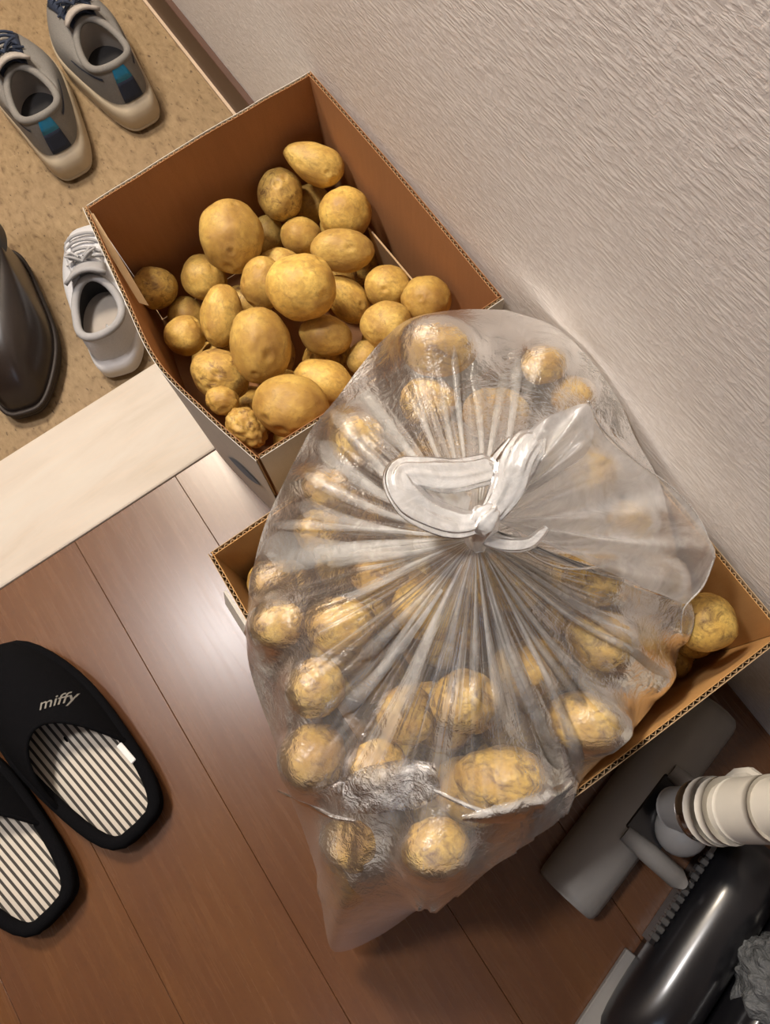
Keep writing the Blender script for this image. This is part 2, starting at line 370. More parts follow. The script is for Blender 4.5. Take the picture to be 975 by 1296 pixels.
FB = [(-0.0206,0.1723,0.0426,0.035,0.0305,0.029,2.081,'half-hidden potato in the bag, deep under the large one below the broad fold'),
(0.2412,0.1331,0.0422,0.0287,0.0271,0.0258,2.847,'half-hidden potato in the bag, below the one under the raised film'),
(0.0604,0.0804,0.0468,0.0368,0.0302,0.0287,1.412,'half-hidden potato in the bag, below the bright one below the knot'),
(0.1022,-0.0569,0.0333,0.027,0.0263,0.025,2.25,'half-hidden potato in the bag, left of the wide one by the near rim'),
(0.1899,-0.0254,0.0407,0.0365,0.0328,0.0312,1.147,'half-hidden potato in the bag, below the one right of the pleats'),
(0.2298,0.2018,0.0376,0.0308,0.0287,0.0273,1.155,'half-hidden potato in the bag, right of the one beneath the knot'),
(0.1056,0.1608,0.0371,0.037,0.0307,0.0291,1.461,'half-hidden potato in the bag, above the bright one below the knot'),
(0.0224,-0.0206,0.0459,0.0338,0.0299,0.0284,2.201,'half-hidden potato in the bag, below the yellow one at the centre'),
(-0.0422,0.1091,0.0451,0.0341,0.0304,0.0289,1.893,'half-hidden potato in the bag, right of the one above the left bulge'),
(-0.0398,-0.0036,0.0417,0.0297,0.0275,0.0262,2.994,'half-hidden potato in the bag, right of the one above the crinkled patch'),
(-0.0189,0.0505,0.036,0.0312,0.0261,0.0248,2.763,'half-hidden potato in the bag, deep under the dim one left of the centre'),
(0.1727,0.1708,0.0461,0.0328,0.0294,0.028,2.337,'half-hidden potato in the bag, below the one beneath the knot'),
(0.0351,0.1297,0.1,0.0331,0.031,0.0295,3.116,'half-hidden potato in the bag, left of the bright one below the knot'),
(-0.0058,0.0048,0.1084,0.0323,0.0319,0.0303,3.074,'half-hidden potato in the bag, right of the dim one left of the centre'),
(0.1282,-0.0389,0.1071,0.0343,0.0308,0.0292,2.871,'half-hidden potato in the bag, above the wide one by the near rim'),
(0.1366,0.0375,0.1046,0.0389,0.0321,0.0305,0.151,'half-hidden potato in the bag, above the one under the long right pleats'),
(0.2485,0.1728,0.1011,0.0348,0.0316,0.03,1.796,'half-hidden potato in the bag, deep under the one under the raised film'),
(0.2451,0.0848,0.1077,0.0319,0.0308,0.0293,1.133,'half-hidden potato in the bag, above the one under the loose flap'),
(0.0593,0.1981,0.0965,0.0349,0.0311,0.0295,2.254,'half-hidden potato in the bag, above the one under the broad fold'),
(0.127,0.2079,0.1017,0.0333,0.0287,0.0273,2.484,'half-hidden potato in the bag, below the one above the left loop'),
(0.1917,0.138,0.0945,0.0305,0.0264,0.0251,0.26,'half-hidden potato in the bag, above the one at the lower right of the knot'),
(0.0614,0.0011,0.1033,0.0375,0.0316,0.03,0.967,'half-hidden potato in the bag, right of the yellow one at the centre'),
(0.2274,-0.0175,0.0969,0.0368,0.0316,0.03,1.618,'half-hidden potato in the bag, right of the one right of the pleats'),
(-0.0331,0.1599,0.1075,0.0367,0.0323,0.0307,1.595,'half-hidden potato in the bag, left of the large one below the broad fold'),
(-0.0434,-0.0471,0.0988,0.0322,0.0276,0.0262,1.204,'half-hidden potato in the bag, above the spotted bottom one'),
(-0.0161,0.0861,0.0958,0.0337,0.0298,0.0283,1.218,'half-hidden potato in the bag, above the dim one left of the centre'),
(0.0256,-0.0567,0.0995,0.0292,0.0265,0.0252,0.357,'half-hidden potato in the bag, above the largest scabby one'),
(0.0637,0.0684,0.1002,0.0282,0.0262,0.0249,2.692,'half-hidden potato in the bag, above the yellow one at the centre'),
(0.1698,0.0892,0.1561,0.0316,0.0279,0.0265,2.785,'half-hidden potato in the bag, left of the one under the loose flap'),
(0.2452,-0.0064,0.1677,0.037,0.0313,0.0297,2.441,'half-hidden potato in the bag, deep under the far right one under the flap'),
(0.2222,0.1673,0.1537,0.0329,0.0279,0.0265,1.902,'half-hidden potato in the bag, below the blurry one above the knot'),
(-0.0401,0.0239,0.1622,0.0297,0.0268,0.0254,0.139,'half-hidden potato in the bag, below the dim one left of the centre'),
(0.0565,0.0715,0.1593,0.0368,0.0302,0.0287,2.721,'half-hidden potato in the bag, left of the one under the long right pleats'),
(0.0243,0.1308,0.1542,0.0312,0.0265,0.0252,2.049,'half-hidden potato in the bag, below the one under the broad fold'),
(0.1586,-0.0498,0.166,0.031,0.0299,0.0284,2.195,'half-hidden potato in the bag, left of the dim one at the right side'),
(0.0939,0.1279,0.1599,0.0326,0.0325,0.0309,0.874,'half-hidden potato in the bag, right of the one under the broad fold'),
(0.1213,0.191,0.1691,0.0363,0.0327,0.0311,1.653,'half-hidden potato in the bag, left of the one beneath the knot'),
(-0.0289,0.0934,0.1608,0.0352,0.029,0.0276,1.578,'half-hidden potato in the bag, below the large one below the broad fold'),
(0.013,0.1946,0.1568,0.0293,0.0281,0.0267,1.669,'half-hidden potato in the bag, left of the one under the broad fold'),
(0.0567,-0.0295,0.1593,0.0287,0.0286,0.0272,0.628,'half-hidden potato in the bag, below the one under the long right pleats'),
(-0.031,-0.0532,0.1666,0.0311,0.0296,0.0281,2.455,'half-hidden potato in the bag, left of the largest scabby one'),
(0.1172,-0.0014,0.1565,0.0321,0.0293,0.0278,1.81,'half-hidden potato in the bag, right of the one under the long right pleats'),
(-0.0468,0.2073,0.1535,0.028,0.0278,0.0264,0.404,'half-hidden potato in the bag, right of the spotted left edge one'),
(0.1821,0.2153,0.1557,0.0287,0.028,0.0266,2.798,'half-hidden potato in the bag, above the one beneath the knot'),
(0.2299,0.0615,0.1661,0.0334,0.0325,0.0309,0.862,'half-hidden potato in the bag, left of the flap one near the wallpaper'),
(0.171,0.0264,0.1633,0.0292,0.0275,0.0262,2.549,'half-hidden potato in the bag, below the one under the loose flap'),
(0.1043,0.1503,0.2254,0.0323,0.0318,0.0302,1.948,'half-hidden potato in the bag, left of the one at the lower right of the knot'),
(0.1821,0.0437,0.2217,0.0329,0.028,0.0266,2.658,'half-hidden potato in the bag, right of the one at the lower right of the knot'),
(0.1054,0.0853,0.2194,0.0307,0.0274,0.026,0.896,'half-hidden potato in the bag, right of the bright one below the knot'),
(0.0062,0.015,0.2253,0.034,0.0286,0.0272,1.995,'half-hidden potato in the bag, left of the yellow one at the centre'),
(0.0402,0.118,0.219,0.0308,0.0308,0.0292,0.281,'half-hidden potato in the bag, right of the large one below the broad fold'),
(0.0867,-0.0034,0.2179,0.0286,0.026,0.0247,0.782,'half-hidden potato in the bag, deep under the one under the long right pleats'),
(0.1518,0.212,0.2231,0.0319,0.0286,0.0272,0.429,'half-hidden potato in the bag, right of the one above the left loop'),
(0.1758,0.1495,0.215,0.034,0.0282,0.0268,0.301,'half-hidden potato in the bag, left of the one under the middle of the flap'),
(-0.0286,0.1225,0.2222,0.0367,0.0304,0.0288,1.646,'half-hidden potato in the bag, above the one above the left bulge'),
(0.2223,0.2132,0.2156,0.0293,0.0268,0.0255,2.17,'half-hidden potato in the bag, right of the blurry one above the knot'),
(0.255,0.145,0.2194,0.0292,0.0272,0.0259,0.287,'half-hidden potato in the bag, above the one under the middle of the flap'),
(-0.0084,-0.0506,0.2179,0.034,0.0279,0.0265,1.945,'half-hidden potato in the bag, right of the one under the crinkled patch'),
(0.0452,0.2091,0.2142,0.033,0.0272,0.0258,3.038,'half-hidden potato in the bag, right of the one above the broad fold'),
(0.2469,-0.0527,0.223,0.0275,0.0272,0.0258,0.607,'half-hidden potato in the bag, right of the far right one under the flap')]
L1 = ['long pear-shaped potato highest against the far corner of the first box',
 'small oval potato with wrinkled eyes below the pear-shaped one',
 'round brownish potato beside the right wall of the first box, below the pear-shaped one',
 'large smooth round potato at the far side, standing against the dark cardboard wall',
 'smallest round potato in the middle of the group near the far wall',
 'wide oval potato just above and right of the big central pale potato',
 'big pale potato lying on top in the centre of the open box',
 'potato with a deep round eye, tucked left of the big central pale potato',
 'potato mostly hidden behind the top of the big central pale potato',
 'slanting potato peeking out right of the big central pale potato',
 'round potato left of the yellow one by the right cardboard wall',
 'yellow round potato nearest the right wall, just above the plastic bag',
 'brownish potato with one dot-like eye at the edge of the plastic bag',
 'dark brown potato in the left corner of the first box',
 'plump potato between the dark corner potato and the large smooth round one',
 'shaded potato wedged under its neighbours near the left wall',
 'upright oval potato left of the big central pale potato',
 'small brown potato by the left cardboard wall, below the dark corner one',
 'large tall yellow potato below and left of the central pale one',
 'oval potato with many eyes directly under the big central pale potato',
 'dull brown large potato along the left wall near the near corner',
 'largest yellow potato lying crosswise at the near edge of the first box',
 'half-shaded potato behind the largest crosswise yellow potato',
 'knobbly small yellow potato by the left wall near the near corner',
 'warty dark yellow potato jammed in the near corner of the first box',
 'shaded potato half hidden between the dotted potato and the plastic bag',
 'deep-lying potato glimpsed beside the large smooth round one',
 'deep-lying potato glimpsed in shade under the far upper potatoes']
TP = {0: .32, 9: .12, 12: .08, 18: -.08, 22: .15}
KN = {23: .09, 24: .13}
for i, p in enumerate(B1):
    C, E, r = pot_frame(p); r = r*(.96 if i in (0, 18, 20) else 1)
    me = potato_mesh(100+i, 5 if p[2] > 26 else 4, TP.get(i, .0), .045, KN.get(i, 0), 5)
    if i == 0:
        for v in me.vertices: pass
    put_potato(C, E, r, me, MPD if i in (13, 20, 24, 1) else MP, L1[i], 'potatoes in the open cardboard box')
LB = ['big brownish potato in the bag, uppermost over the near wall of the first box',
 'shiny yellow potato in the bag, left of the pleats above the knot',
 'blurry yellow potato in the bag directly above the knot, right of the shiny one',
 'potato in the bag near the top right, close to the wallpaper',
 'yellow potato in the bag at the right just above the peak of the loose flap',
 'yellow potato at the upper left edge of the bag by the first box corner',
 'potato in the bag between the left edge one and the knot loop',
 'small potato along the left edge of the bag under the white pleats',
 'potato in the bag left of the knot, above the broad white fold',
 'spotted potato at the left edge of the bag beside the second box corner',
 'brown potato at the left edge of the bag, touching the spotted one',
 'large potato in the bag below the broad white fold',
 'yellow potato in the bag above the wrinkled left bulge',
 'rough-skinned large potato bulging at the lower left edge of the bag',
 'large bright yellow potato under the pleats below the knot',
 'yellow potato in the bag at the centre under straight pleats',
 'dim potato in the bag left of the centre yellow one',
 'potato in the bag just above the crinkled silvery patch',
 'largest scabby potato near the lower right edge of the bag',
 'spotted potato at the bottom of the bag above the trailing hem',
 'potato in the bag under the crinkled patch at the lower left',
 'lowest potato, in the tapering corner of the bag',
 'yellow potato in the bag right of the knot pleats, towards the cardboard corner',
 'wide potato in the bag beside the near rim of the second box',
 'dim brown potato at the right side of the bag near the loose one',
 'potato close under the knot on its lower right',
 'potato in the bag under the loose flap, right of the knot',
 'dim potato in the bag under the far right of the loose flap',
 'potato hidden under the raised film above and right of the knot',
 'potato in the bag under the middle of the raised flap',
 'dim potato in the bag under the broad white fold, left of the knot',
 'potato in the bag between centre and right under long pleats',
 'potato directly beneath the knot of the bag',
 'potato in the bag under the flap close to the wallpaper side']
for i, p in enumerate(BG):
    C, E, r = pot_frame(p)
    put_potato(C, E, r, potato_mesh(300+i, 4, random.uniform(-.08, .08), .05, .03, 6), MPD, LB[i], 'potatoes in the tied plastic bag')
LL = ['loose potato in the second box, outside the bag by the cardboard corner', 'loose potato half hidden between the bag and the near wall of the second box']
for i, p in enumerate(LO):
    C, E, r = pot_frame(p); put_potato(C, E, r, potato_mesh(400+i, 4), MPD, LL[i], 'loose potatoes beside the bag')
FM = [potato_mesh(500+i, 3, 0, .05) for i in range(6)]
for L, grp in ((F1, 'buried potatoes in the open box'), (FB, 'buried potatoes in the plastic bag')):
    for i, (x, y, z, a, b, c, th, lab) in enumerate(L):
        E = np.array([[math.cos(th), math.sin(th), 0], [-math.sin(th), math.cos(th), 0], [0, 0, 1]])
        put_potato(np.array([x, y, z]), E, np.array([a, b, c]), FM[i % 6], MPD, lab, grp)

# ------------------------------------------------------------------ cardboard boxes
RIM = .235
def pathlen(P): return np.concatenate([[0], np.cumsum(np.linalg.norm(np.diff(P, axis=0), axis=1))])
def resample(P, n):
    s = pathlen(P); t = np.linspace(0, s[-1], n); return np.stack([np.interp(t, s, P[:, k]) for k in range(P.shape[1])], 1)
def carton_wall(parent, base, rim, mat_out, mat_in, z0=.003, z1=RIM, th=.0045, pitch=.0068, zvar=0.0):
    """base and rim: plan polylines of the outer face, inner side to the left of travel"""
    n = 61
    b = resample(spline(np.array(base)) if len(base) > 2 else np.array(base, float), n)
    r = resample(spline(np.array(rim)) if len(rim) > 2 else np.array(rim, float), n)
    T = np.gradient(r, axis=0); T /= np.linalg.norm(T, axis=1)[:, None]; N = np.stack([-T[:, 1], T[:, 0]], 1)
    zt = z1+zvar*np.array([noise.noise(Vector((i*.12, z1*9+base[0][0]*7, 1))) for i in range(n)])
    def sheet(o0, o1, nz=7):
        V = []
        for k in range(nz):
            f = k/(nz-1); xy = b*(1-f)+r*f
            V.append([[*(xy[i]+N[i]*o0), z0+(zt[i]-z0)*f] for i in range(n)])
        for k in range(nz-1, -1, -1):
            f = k/(nz-1); xy = b*(1-f)+r*f
            V.append([[*(xy[i]+N[i]*o1), z0+(zt[i]-z0)*f] for i in range(n)])
        return np.array(V)
    w = grid('outer_liner', sheet(0, .0006), mat_out, parent, cu=True, smooth=False)
    grid('inner_liner', sheet(th-.0006, th), mat_in, parent, cu=True, smooth=False)
    # fluting: a wavy sheet between the liners, seen along the rim
    L = pathlen(r)[-1]; m = int(L/pitch)*6+1; rr = resample(r, m); bb_ = resample(b, m); nn = resample(N, m); zz = resample(zt[:, None], m)[:, 0]
    V = []
    for f, dz in ((0.55, 0), (1, -.0008)):
        xy = bb_*(1-f)+rr*f
        V.append([[*(xy[i]+nn[i]*(th/2+(th/2-.0009)*math.sin(2*PI*i/6))), z0+(zz[i]-z0)*f+dz] for i in range(m)])
    V = np.array(V); V2 = V[::-1].copy()
    T2 = np.gradient(V[0][:, :2], axis=0); T2 /= np.linalg.norm(T2, axis=1)[:, None]+1e-9
    V2[:, :, 0] += -T2[:, 1]*.0005; V2[:, :, 1] += T2[:, 0]*.0005
    tag(grid('fluting', np.concatenate([V, V2]), MKE, parent, cu=True, smooth=False), kind='stuff')
    return w
b1 = empty('cardboard_box', (0, 0, 0), 0, 'open cardboard box, white outside and brown inside, full of loose potatoes by the entrance step', 'box')
# outer plan: corners  near-left, far-left, far-right, near-right ; inner side on the left of travel => clockwise seen from above is inner right, so travel counter-clockwise
XL, XR, Y0, Y1 = -.003, .293, .3055, .666
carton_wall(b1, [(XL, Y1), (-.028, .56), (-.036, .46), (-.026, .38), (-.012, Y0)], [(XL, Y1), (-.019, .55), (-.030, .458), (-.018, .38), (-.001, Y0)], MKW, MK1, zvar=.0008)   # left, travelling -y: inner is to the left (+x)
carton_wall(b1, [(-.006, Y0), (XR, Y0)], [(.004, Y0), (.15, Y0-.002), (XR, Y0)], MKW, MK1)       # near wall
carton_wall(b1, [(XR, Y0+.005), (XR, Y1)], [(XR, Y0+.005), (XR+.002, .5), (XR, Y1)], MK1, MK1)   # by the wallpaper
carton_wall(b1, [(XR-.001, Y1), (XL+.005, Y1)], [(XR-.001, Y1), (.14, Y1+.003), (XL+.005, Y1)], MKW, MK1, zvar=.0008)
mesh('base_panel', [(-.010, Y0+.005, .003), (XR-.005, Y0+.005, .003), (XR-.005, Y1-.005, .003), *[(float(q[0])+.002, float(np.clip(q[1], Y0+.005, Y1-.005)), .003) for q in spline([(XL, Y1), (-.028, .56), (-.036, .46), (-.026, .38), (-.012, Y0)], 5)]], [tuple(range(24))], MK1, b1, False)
# torn inner lip at the far left corner, standing flap by the right wall, printed mark on the white side
grid('torn_lip', [[(-.002, Y1-.008, RIM-.002), (.0035, Y1-.008, RIM-.006)], [(-.006, .62, RIM-.010), (.001, .615, RIM-.024)], [(-.010, .56, RIM-.045), (-.003, .558, RIM-.055)]], MKE, b1, smooth=False)
o = grid('standing_flap', [[(XR-.012, .37, .004), (XR-.030, .37, .150)], [(XR-.012, .53, .004), (XR-.024, .53, .125)]], MKE, b1, smooth=False)
m_ = o.modifiers.new('s', 'SOLIDIFY'); m_.thickness = .002
def left_face(y, z):
    f = (z-.003)/(RIM-.003)
    bx = np.interp(y, [Y0, .38, .46, .56, Y1], [-.012, -.026, -.036, -.028, XL]); rx = np.interp(y, [Y0, .38, .458, .55, Y1], [-.001, -.018, -.030, -.019, XL])
    return bx*(1-f)+rx*f
V = []
for i in range(13):
    t = i/12; y = .325+.06*t; zc = .13-.02*t; hw = .022*math.sin(PI*t)+.0005
    V.append([(left_face(y, zc+s*hw)-.0012-.0004, y, zc+s*hw) for s in (-1, -.2, .2, 1)])
grid('printed_mark', V, MINK, b1)

b2 = empty('cardboard_box', (0, 0, 0), 0, 'brown cardboard box holding the bulging plastic bag of potatoes on the wooden floor', 'box')
X0, X1, YA, YB = -.088, .292, -.101, .254
carton_wall(b2, [(X0, YB), (X0, YA)], [(X0+.002, YB), (X0-.003, .08), (X0, YA)], MKE, MK2)
carton_wall(b2, [(X0+.005, YA), (X1, YA)], [(X0+.005, YA), (.10, YA-.001), (X1, YA+.002)], MKE, MK2)
carton_wall(b2, [(X1, YA+.005), (X1, YB)], [(X1, YA+.007), (X1+.002, .08), (X1, YB)], MKE, MK2)
carton_wall(b2, [(X1-.005, YB), (X0+.005, YB)], [(X1-.005, YB), (.1, YB+.002), (X0+.005, YB)], MKE, MK2)
mesh('base_panel', [(X0+.005, YA+.005, .003), (X1-.005, YA+.005, .003), (X1-.005, YB-.005, .003), (X0+.005, YB-.005, .003)], [(0, 1, 2, 3)], MK2, b2, False)
# outer flap folded down the left side
o = grid('folded_flap', [[(X0-.004, y, RIM-.012), (X0-.014, y, RIM-.05), (X0-.022, y, .10)] for y in np.linspace(YB-.035, YA+.02, 9)], MKW, b2, smooth=False)
m_ = o.modifiers.new('s', 'SOLIDIFY'); m_.thickness = .003; m_.offset = 0

# ------------------------------------------------------------------ the plastic bag
def film_mat(name, a0, a1, face, tint=(.86, .87, .87), rough=.2, bumpst=.35, bsc=55, pleat=True, gl=1.0, fadeattr=False):
    t = NT(name); t.t.nodes.remove(t.b)
    at_ = t.n('ShaderNodeAttribute', attribute_name='pleat')
    sep = t.n('ShaderNodeSeparateXYZ', {0: at_.outputs['Vector']})
    crumple = t.noise(t.coord('Object'), bsc, 5, .6, 1.2); fine = t.noise(t.coord('Object'), bsc*4, 3, .6, .8)
    lw = t.n('ShaderNodeLayerWeight', {'Blend': .5}).outputs['Facing']
    fac = t.math('ADD', a0, t.math('MULTIPLY', t.math('POWER', lw, 3.0), face))
    if pleat:
        st = t.noise(at_.outputs['Vector'], 1.0, 4, .6)
        fade = t.n('ShaderNodeAttribute', attribute_name='gather').outputs['Fac']
        strk = t.math('MULTIPLY', t.ramp(st, [(.46, 0.0), (.62, 1.0)]), fade)
        fac = t.math('ADD', fac, t.math('MULTIPLY', strk, a1), True)
        h = t.math('ADD', t.math('MULTIPLY', t.math('MULTIPLY', st, fade), 2.0), crumple)
    else:
        fac = t.math('ADD', fac, t.math('MULTIPLY', t.ramp(crumple, [(.45, 0.0), (.65, 1.0)]), a1), True); h = crumple
    if pleat or fadeattr:
        hem = t.n('ShaderNodeAttribute', attribute_name='hem').outputs['Fac']
        fac = t.math('ADD', fac, t.math('MULTIPLY', hem, .55), True) if pleat else t.math('MULTIPLY', fac, hem, True)
    h = t.math('ADD', h, t.math('MULTIPLY', fine, .25))
    nb = t.bump(h, bumpst, .006)
    tr = t.n('ShaderNodeBsdfTransparent', {'Color': (.975, .975, .97, 1)})
    df = t.n('ShaderNodeBsdfDiffuse', {'Color': (*tint, 1), 'Normal': nb}); tl = t.n('ShaderNodeBsdfTranslucent', {'Color': (*tint, 1), 'Normal': nb})
    dt = t.n('ShaderNodeMixShader', {0: .45, 1: df.outputs[0], 2: tl.outputs[0]})
    base = t.n('ShaderNodeMixShader', {0: fac, 1: tr.outputs[0], 2: dt.outputs[0]})
    gs = t.n('ShaderNodeBsdfGlossy', {'Color': (1, 1, 1, 1), 'Roughness': rough, 'Normal': nb})
    fr = t.n('ShaderNodeFresnel', {'IOR': 1.5, 'Normal': nb})
    fin = t.n('ShaderNodeMixShader', {0: t.math('MULTIPLY', fr.outputs[0], gl, True), 1: base.outputs[0], 2: gs.outputs[0]})
    t.set(t.o.inputs['Surface'], fin.outputs[0]); return t.m
MFILM = film_mat('bag_film', .13, .50, .32, (.90, .91, .91), gl=.85)
MFOLD = film_mat('bag_fold', .42, .30, .4, (.92, .93, .93), bumpst=.3, pleat=False)
MKNOT = film_mat('bag_knot', .46, .30, .55, (.95, .96, .97), .28, .22, 45, pleat=False)
MSTRIP = film_mat('bag_pleat', .60, .30, .4, (.93, .94, .94), bumpst=.3, pleat=False, fadeattr=True)
MFLAP = film_mat('bag_flap', .34, .22, .5, (.92, .93, .94), bumpst=.22, bsc=30, pleat=False)

KP = at(602, 682, .372)
OUT = [(640,392,.270),(700,412,.275),(745,448,.285),(785,505,.275),(805,555,.262),(835,610,.250),(850,670,.235),(862,730,.225),(866,790,.210),(852,850,.205),(832,885,.21),(800,925,.235),
 (768,955,.238),(738,985,.235),(722,1012,.215),(700,1040,.19),(660,1062,.175),(620,1082,.165),(580,1112,.15),(540,1142,.13),(500,1172,.10),(470,1190,.075),(440,1203,.055),(420,1202,.055),(411,1170,.08),
 (405,1120,.11),(388,1062,.14),(372,1020,.16),(358,985,.175),(346,935,.185),(328,885,.195),(316,845,.21),(312,812,.22),(313,775,.235),(317,740,.24),(325,700,.245),(335,665,.252),(350,630,.258),(372,585,.262),(395,542,.27),(428,502,.272),(455,465,.272),(485,430,.272),(520,403,.272),(580,392,.270)]
OW = np.array([at(*p) for p in OUT]); OW[:, 0] = np.minimum(OW[:, 0], WX-.004)
ang = np.arctan2(OW[:, 1]-KP[1], OW[:, 0]-KP[0])
NTH, NRR = 720, 96
OC = np.vstack([OW, OW[:1]]); OS = spline(OC, 12)[:-1]
ang = np.arctan2(OS[:, 1]-KP[1], OS[:, 0]-KP[0]); order = np.argsort(ang); 
th = np.linspace(-PI, PI, NTH, endpoint=False)
aa = ang[order]; A3 = np.concatenate([aa-2*PI, aa, aa+2*PI])
O = np.stack([np.interp(th, A3, np.tile(OS[order][:, k], 3)) for k in range(3)], 1)
tt = np.linspace(0, 1, NRR)**.85
XY = KP[None, None, :2]+(O[:, None, :2]-KP[None, None, :2])*tt[None, :, None]
obs = np.full((NTH, NRR), -1.0)
ell = [pot_frame(p) for p in BG]+[(np.array(f[:3]), np.array([[math.cos(f[6]), math.sin(f[6]), 0], [-math.sin(f[6]), math.cos(f[6]), 0], [0, 0, 1]]), np.array(f[3:6])) for f in FB]
for C, E, r in ell:
    r = r*1.03+.0015; Q = E.T@np.diag(1/r**2)@E
    dx = XY[..., 0]-C[0]; dy = XY[..., 1]-C[1]
    bq = Q[0, 2]*dx+Q[1, 2]*dy; cq = Q[0, 0]*dx*dx+2*Q[0, 1]*dx*dy+Q[1, 1]*dy*dy-1
    disc = bq*bq-Q[2, 2]*cq; z = np.where(disc > 0, C[2]+(-bq+np.sqrt(np.maximum(disc, 0)))/Q[2, 2], -1)
    obs = np.maximum(obs, z)
# the film also lies over the rims of both boxes
x_, y_ = XY[..., 0], XY[..., 1]
nearwall = ((np.abs(x_-X0) < .008) & (y_ < YB) & (y_ > YA)) | ((np.abs(y_-YA) < .008) & (x_ > X0)) | ((np.abs(y_-Y0) < .008) & (x_ > -.01))
obs = np.where(nearwall, np.maximum(obs, RIM+.004), obs)
obs[:, -1] = -1
cone = KP[2]+(O[:, None, 2]-KP[2])*tt[None, :]
Zg = np.maximum(cone, obs)
dth = 2*PI/NTH; R0 = np.linalg.norm(O[:, :2]-KP[:2], axis=1)
wt = 1/np.maximum(tt[1:-1]*dth, .012)**2; wr = 1/np.gradient(tt)[1:-1]**2
wt = wt/(wt+wr); wr = 1-wt
for it in range(900):
    av = wt*.5*(np.roll(Zg, 1, 0)+np.roll(Zg, -1, 0))[:, 1:-1]+wr*.5*(Zg[:, 2:]+Zg[:, :-2])
    Zg[:, 1:-1] = np.maximum(av-.000016, obs[:, 1:-1])
# gathers: real pleats running out from the knot
g = np.zeros(NTH)
for k in range(1, 60):
    g += RS.normal()*np.cos(k*th+RS.uniform(0, 6.28))*(1.0 if k > 9 else .3)
g /= np.abs(g).max()
g2 = np.zeros(NTH)
for k in range(40, 170, 1): g2 += RS.normal()*np.cos(k*th+RS.uniform(0, 6.28))
g2 /= np.abs(g2).max()
env = np.sin(PI*np.clip(tt*1.15, 0, 1)**.5)**.8*np.exp(-tt*1.3)
env2 = np.exp(-((tt-.18)/.22)**2)
rad = tt*.2
amp = .0075*env*np.minimum(1, tt/.10); amp2 = .0030*env2*np.minimum(1, tt/.12)
# pleats swing a little sideways as they run outwards
jj = np.arange(NTH)
D = np.zeros_like(Zg)
for q in range(NRR):
    sh = 3*math.sin(tt[q]*5); D[:, q] = np.abs(np.interp((jj+sh) % NTH, np.arange(NTH+1), np.append(g, g[0])))*amp[q]+np.abs(g2)*amp2[q]
wr2 = np.array([[noise.noise(Vector((XY[i, q, 0]*26, XY[i, q, 1]*26, 3.1))) for q in range(0, NRR)] for i in range(0, NTH, 4)])
wr2 = np.repeat(wr2, 4, axis=0)
D += .0022*np.abs(wr2)*np.clip((tt-.35)/.3, 0, 1)*np.clip((1-tt)/.1, 0, 1)
ZT = Zg+D
def bag_z(x, y):
    a = math.atan2(y-KP[1], x-KP[0]); i = int(round((a+PI)/(2*PI)*NTH)) % NTH
    d = math.hypot(x-KP[0], y-KP[1])/max(R0[i], 1e-6); q = float(np.interp(d, tt, np.arange(NRR))); k = min(int(q), NRR-2)
    return ZT[i, k]*(1-(q-k))+ZT[i, k+1]*(q-k), d
bag = empty('plastic_bag', (0, 0, 0), 0, 'knotted translucent plastic bag full of potatoes, slumped over both cardboard boxes', 'bag')
VT = np.concatenate([XY, ZT[..., None]], 2)
o = grid('bag_skin', VT, MFILM, bag, cu=True)
def pleat_attr(o, TH, T):
    v = np.stack([np.cos(TH)*16, np.sin(TH)*16, T*1.3], -1).reshape(-1).astype('f')
    gfade = (np.exp(-(T/.5)**2)*1.0+.10).reshape(-1).astype('f')
    o.data.attributes.new('pleat', 'FLOAT_VECTOR', 'POINT'); o.data.attributes['pleat'].data.foreach_set('vector', v)
    o.data.attributes.new('gather', 'FLOAT', 'POINT'); o.data.attributes['gather'].data.foreach_set('value', gfade)
def hem_attr(o, v):
    o.data.attributes.new('hem', 'FLOAT', 'POINT'); o.data.attributes['hem'].data.foreach_set('value', np.asarray(v, 'f').reshape(-1))
TIP = math.atan2(at(432, 1180, .08)[1]-KP[1], at(432, 1180, .08)[0]-KP[0])
def hem_of(TH, T):
    dt = np.abs((TH-TIP+PI) % (2*PI)-PI)
    return np.clip(.35*np.exp(-((1-T)/.035)**2)+1.5*np.exp(-(dt/.20)**2)*np.clip((T-.74)/.2, 0, 1)+1.0*np.exp(-((TH-TIP-.40)/.38)**2)*np.clip((T-.84)/.12, 0, 1)+.6*np.exp(-(T/.12)**2), 0, 1.3)
TH2, T2 = np.meshgrid(th, tt, indexing='ij'); pleat_attr(o, TH2, T2); hem_attr(o, hem_of(TH2, T2))
# underside: from the outline in over the rims, then down inside the second box
RX0, RX1, RY0, RY1 = X0+.0065, X1-.0065, YA+.0065, YB-.0065
rows = []
NTs = 240
for i in range(0, NTH, NTH//NTs):
    p = O[i]; d = p[:2]-KP[:2]; s = 1.0
    for ax, lo, hi in ((0, RX0, RX1), (1, RY0, RY1)):
        if d[ax] > 1e-9: s = min(s, (hi-KP[ax])/d[ax])
        elif d[ax] < -1e-9: s = min(s, (lo-KP[ax])/d[ax])
    w = KP[:2]+d*s; row = [p.copy()]; out = s < .999
    zw = RIM+.003 if out else p[2]
    for k in range(1, 9):
        f = k/8; xy = p[:2]*(1-f)+w*f
        if out:
            # stay outside the wall until the rim is passed
            zz = p[2]+(zw-p[2])*min(1, f*1.0/.75) if p[2] < zw else p[2]+(zw-p[2])*f**.5
        else: zz = p[2]-.002*k
        row.append(np.array([*xy, zz]))
    zl = row[-1][2]
    for k in range(1, 6): row.append(np.array([*(w-(d/np.linalg.norm(d))*.001*k), zl-.022*k]))
    rows.append(row)
o = grid('bag_underside', rows, MFILM, bag, cu=True)
